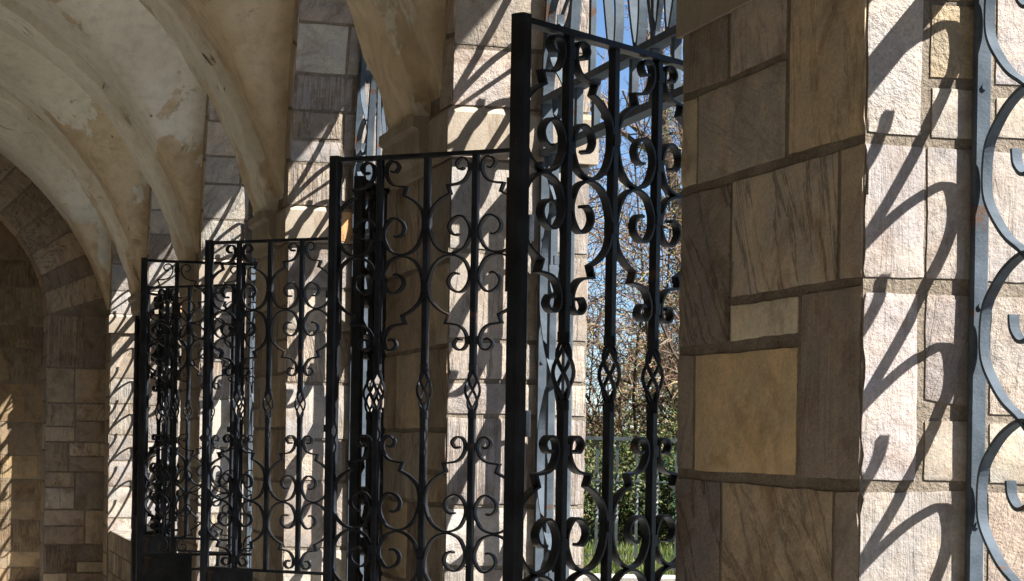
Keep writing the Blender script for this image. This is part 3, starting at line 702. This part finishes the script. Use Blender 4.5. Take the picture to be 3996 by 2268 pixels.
# grass blades
rng = random.Random(3); m = MB()
for k in range(22000):
    d = 7.75 + rng.random() ** 1.3 * 2.6; l = rng.uniform(-.5, 2.6)
    x, y = at(d, l); h = rng.uniform(.015, .05); a = rng.uniform(0, 6.28); wv = .004; lx, ly = rng.uniform(-.02, .02), rng.uniform(-.02, .02)
    c = rng.choice([(.07, .12, .02), (.10, .15, .03), (.14, .16, .05), (.20, .18, .08), (.05, .09, .02)])
    m.add([(x - wv * math.cos(a), y - wv * math.sin(a), LZ), (x + wv * math.cos(a), y + wv * math.sin(a), LZ), (x + lx, y + ly, LZ + h)], [(0, 1, 2)], c)
tag(m.build('grass', M_LEAF), 'short green and straw coloured grass of the lawn', 'grass', kind='stuff')

# ------------------------------------------------------------------ trees and shrubs
def rdir(rng): 
    while True:
        v = Vector((rng.uniform(-1, 1), rng.uniform(-1, 1), rng.uniform(-1, 1)))
        if 0.05 < v.length < 1: return v.normalized()
def grow(mb, rng, p, d, L, r, lvl, spec, tips, gate):
    n = 4 if lvl < 3 else 3; pts = [p]; rads = [r]; q = p.copy(); dd = d.copy()
    for k in range(n):
        dd = (dd + rdir(rng) * spec['wig'] + Vector((0, 0, spec['up'][min(lvl, 3)]))).normalized()
        q = q + dd * (L / n); pts.append(q.copy()); rads.append(r * (1 - 0.7 * (k + 1) / n) if lvl else r * (1 - 0.5 * (k + 1) / n))
    mb[0 if lvl < 2 else 1].tube(pts, rads, (8, 6, 4, 3, 3)[lvl], rng.choice(spec['cols']) if lvl >= 2 else None, cap=False)
    if lvl >= 3: tips.append((pts[-1], dd)); tips.append((pts[-2], dd))
    if lvl == spec['max']: return
    for k in range(spec['n'][lvl]):
        t = (spec['t0'][lvl] + (1 - spec['t0'][lvl]) * (k + rng.random()) / spec['n'][lvl]) * n; i = min(int(t), n - 1); f = t - i
        b = pts[i].lerp(pts[i + 1], f)
        side = rdir(rng); side = (side - dd * side.dot(dd)).normalized()
        nd = (dd * spec['fwd'][lvl] + side).normalized()
        grow(mb, rng, b, nd, L * spec['len'][lvl] * rng.uniform(.7, 1.15) * (1 - .35 * t / n), max(rads[i] * spec['rad'], spec['rmin']), lvl + 1, spec, tips, gate)
def bare_tree(name, label, d, l, H, seed, spec, buds, group):
    x, y = at(d, l); rng = random.Random(seed)
    t = thing(name, label, 'tree' if 'tree' in name else 'shrub', (x, y, LZ), 0, group)
    tr, tw, tips = MB(), MB(), []
    stems = spec.get('stems', 1)
    for s in range(stems):
        a = rng.uniform(0, 6.28); lean = 0.06 if stems == 1 else rng.uniform(.2, .75)
        grow([tr, tw], rng, Vector((0.05 * math.cos(a) * (stems > 1), 0.05 * math.sin(a) * (stems > 1), -.02)), Vector((math.cos(a) * lean, math.sin(a) * lean, 1)).normalized(), H * rng.uniform(.75, 1), spec['r0'], 0, spec, tips, None)
    tr.build('trunk' if stems == 1 else 'stems', M_BARK, t, True)
    for p, dd in tips:
        if rng.random() < buds[0]:
            for _ in range(buds[2]):
                c = rng.choice(buds[1]); q = p + rdir(rng) * buds[4]; u = rdir(rng) * buds[3]; v = u.orthogonal().normalized() * buds[3] * .5
                tw.add([tuple(q - u), tuple(q + v), tuple(q + u), tuple(q - v)], [(0, 1, 2, 3)], c)
    tw.build('crown', M_TWIG, t)
    return t
TANS = [(.25, .17, .10), (.21, .13, .08), (.16, .09, .065), (.33, .25, .15), (.11, .07, .05), (.24, .12, .09)]
SP1 = dict(n=(16, 9, 7, 5), t0=(.18, .15, .1, .1), len=(.5, .55, .5, .5), fwd=(.55, .7, .8, .8), wig=.22, up=(.02, .06, .05, .03), rad=.5, rmin=.0035, r0=.1, max=4, cols=TANS)
SP2 = dict(n=(12, 8, 6, 4), t0=(.3, .2, .15, .1), len=(.5, .5, .5, .5), fwd=(.8, .8, .8, .8), wig=.18, up=(.02, .1, .08, .05), rad=.45, rmin=.003, r0=.08, max=4, cols=[(.13, .09, .075), (.18, .12, .1), (.22, .15, .12)])
RED = [(.33, .10, .07), (.28, .13, .09), (.38, .26, .15), (.45, .36, .2)]
bare_tree('bare_tree', 'bare budding tree with dense reddish tan twigs, right of the sky gap', 12.0, .98, 4.2, 21, SP1, (.7, RED, 2, .006, .03), 'trees beyond the railing')
bare_tree('bare_tree', 'thin dark bare tree with fine twigs high against the blue sky', 17.5, .75, 5.6, 22, SP2, (.3, RED, 1, .006, .03), 'trees beyond the railing')
bare_tree('bare_tree', 'tan bare tree low behind the railing with a tangle of pale branches', 13.5, -1.0, 2.6, 23, SP1, (.5, RED + [(.2, .2, .06)], 2, .007, .03), 'trees beyond the railing')
SPC = dict(n=(46, 9, 4, 0), t0=(.06, .1, .1, .1), len=(.33, .4, .5, .5), fwd=(.05, .7, .8, .8), wig=.07, up=(.0, -.04, -.03, -.02), rad=.3, rmin=.003, r0=.09, max=3, cols=[(.10, .08, .05), (.14, .10, .06)])
GRN = [(.03, .07, .025), (.05, .10, .035), (.08, .13, .04), (.12, .15, .05)]
bare_tree('conifer_tree', 'sparse dark green conifer behind the bare twigs', 14.2, .7, 4.2, 31, SPC, (.75, GRN, 5, .011, .04), 'trees beyond the railing')
SPB = dict(n=(9, 7, 5, 0), t0=(.15, .15, .1, .1), len=(.5, .55, .5, .5), fwd=(.7, .8, .8, .8), wig=.3, up=(.05, .05, .0, .0), rad=.55, rmin=.003, r0=.012, max=3, cols=TANS + [(.4, .3, .15)], stems=9)
BRN = [(.30, .20, .10), (.22, .14, .07), (.36, .28, .14), (.20, .22, .05), (.26, .27, .06), (.18, .11, .06)]
for k, (d, l, h, lab) in enumerate([(11.2, -.45, 1.7, 'brown leafless bush left of the gate bars behind the railing'), (11.4, .12, 1.85, 'brown leafless bush in the middle of the opening behind the railing'),
                                    (12.9, .38, 3.0, 'tall pale multi-stemmed bare bush rising behind the lower brown bushes'),
                                    (11.0, .62, 1.9, 'brown leafless bush at the pier edge behind the railing')]):
    bare_tree('bare_bush', lab, d, l, h, 50 + k, SPB, (.55, BRN, 2, .008, .04), 'bushes behind the railing')
def shrub(label, d, l, rx, rz, n, seed, cols):
    x, y = at(d, l); rng = random.Random(seed); t = thing('leafy_shrub', label, 'shrub', (x, y, LZ), 0, 'bushes behind the railing')
    st, lf = MB(), MB()
    cl = [(Vector((rng.gauss(0, .45) * rx, rng.gauss(0, .45) * rx, rng.uniform(.15, 1) * rz)), rng.uniform(.09, .17)) for _ in range(34)]
    for p, r in cl[:16]: st.tube([(0, 0, 0), tuple(p * .5 + Vector((0, 0, .04))), tuple(p)], [.012, .008, .003], 5)
    for _ in range(n):
        p, r = rng.choice(cl); v = rdir(rng); q = p + v * r * rng.uniform(.55, 1.05)
        if q.z < .01: q.z = rng.uniform(.01, .08)
        u = rdir(rng) * rng.uniform(.007, .015); s = u.orthogonal().normalized() * u.length * .55; c = rng.choice(cols); f = rng.uniform(.7, 1.3)
        lf.add([tuple(q - u), tuple(q + s), tuple(q + u), tuple(q - s)], [(0, 1, 2, 3)], tuple(x * f for x in c))
    st.build('stems', M_BARK, t, True); lf.build('foliage', M_LEAF, t); return t
GR2 = [(.022, .045, .013), (.045, .08, .02), (.08, .115, .028), (.15, .16, .04), (.17, .14, .06), (.02, .035, .012)]
shrub('dark green shrub left of the gate bars behind the railing', 10.1, -.35, .3, .5, 9500, 61, GR2)
shrub('round green shrub in the middle of the opening behind the railing', 10.25, .08, .33, .48, 9500, 62, GR2)
shrub('bright green shrub at the pier edge behind the railing', 10.0, .45, .3, .42, 8500, 63, [(.025, .06, .025), (.04, .09, .035), (.06, .11, .03), (.10, .10, .04)])
shrub('tall olive shrub standing behind the round green one', 10.6, .25, .42, .72, 9500, 64, GR2 + [(.2, .18, .07), (.25, .2, .09)])
# far wood as one mass
rng = random.Random(77); m = MB()
for k in range(20000):
    l = rng.uniform(-2.5, 22); d = 27 + rng.uniform(0, 5); h = 1.7 + .5 * math.sin(l * 2.1) + .35 * math.sin(l * 5.3 + 1)
    x, y = at(d, l); z = LZ + h * rng.random() ** .8
    q = Vector((x, y, z)); u = rdir(rng) * rng.uniform(.05, .12); s = u.orthogonal().normalized() * u.length * .45
    m.add([tuple(q - u), tuple(q + s), tuple(q + u), tuple(q - s)], [(0, 1, 2, 3)], rng.choice([(.14, .10, .06), (.10, .09, .05), (.20, .14, .08), (.06, .08, .03)]))
tag(m.build('woodland', M_LEAF), 'distant brown wood closing the view beyond the lawn', 'woodland', kind='stuff')
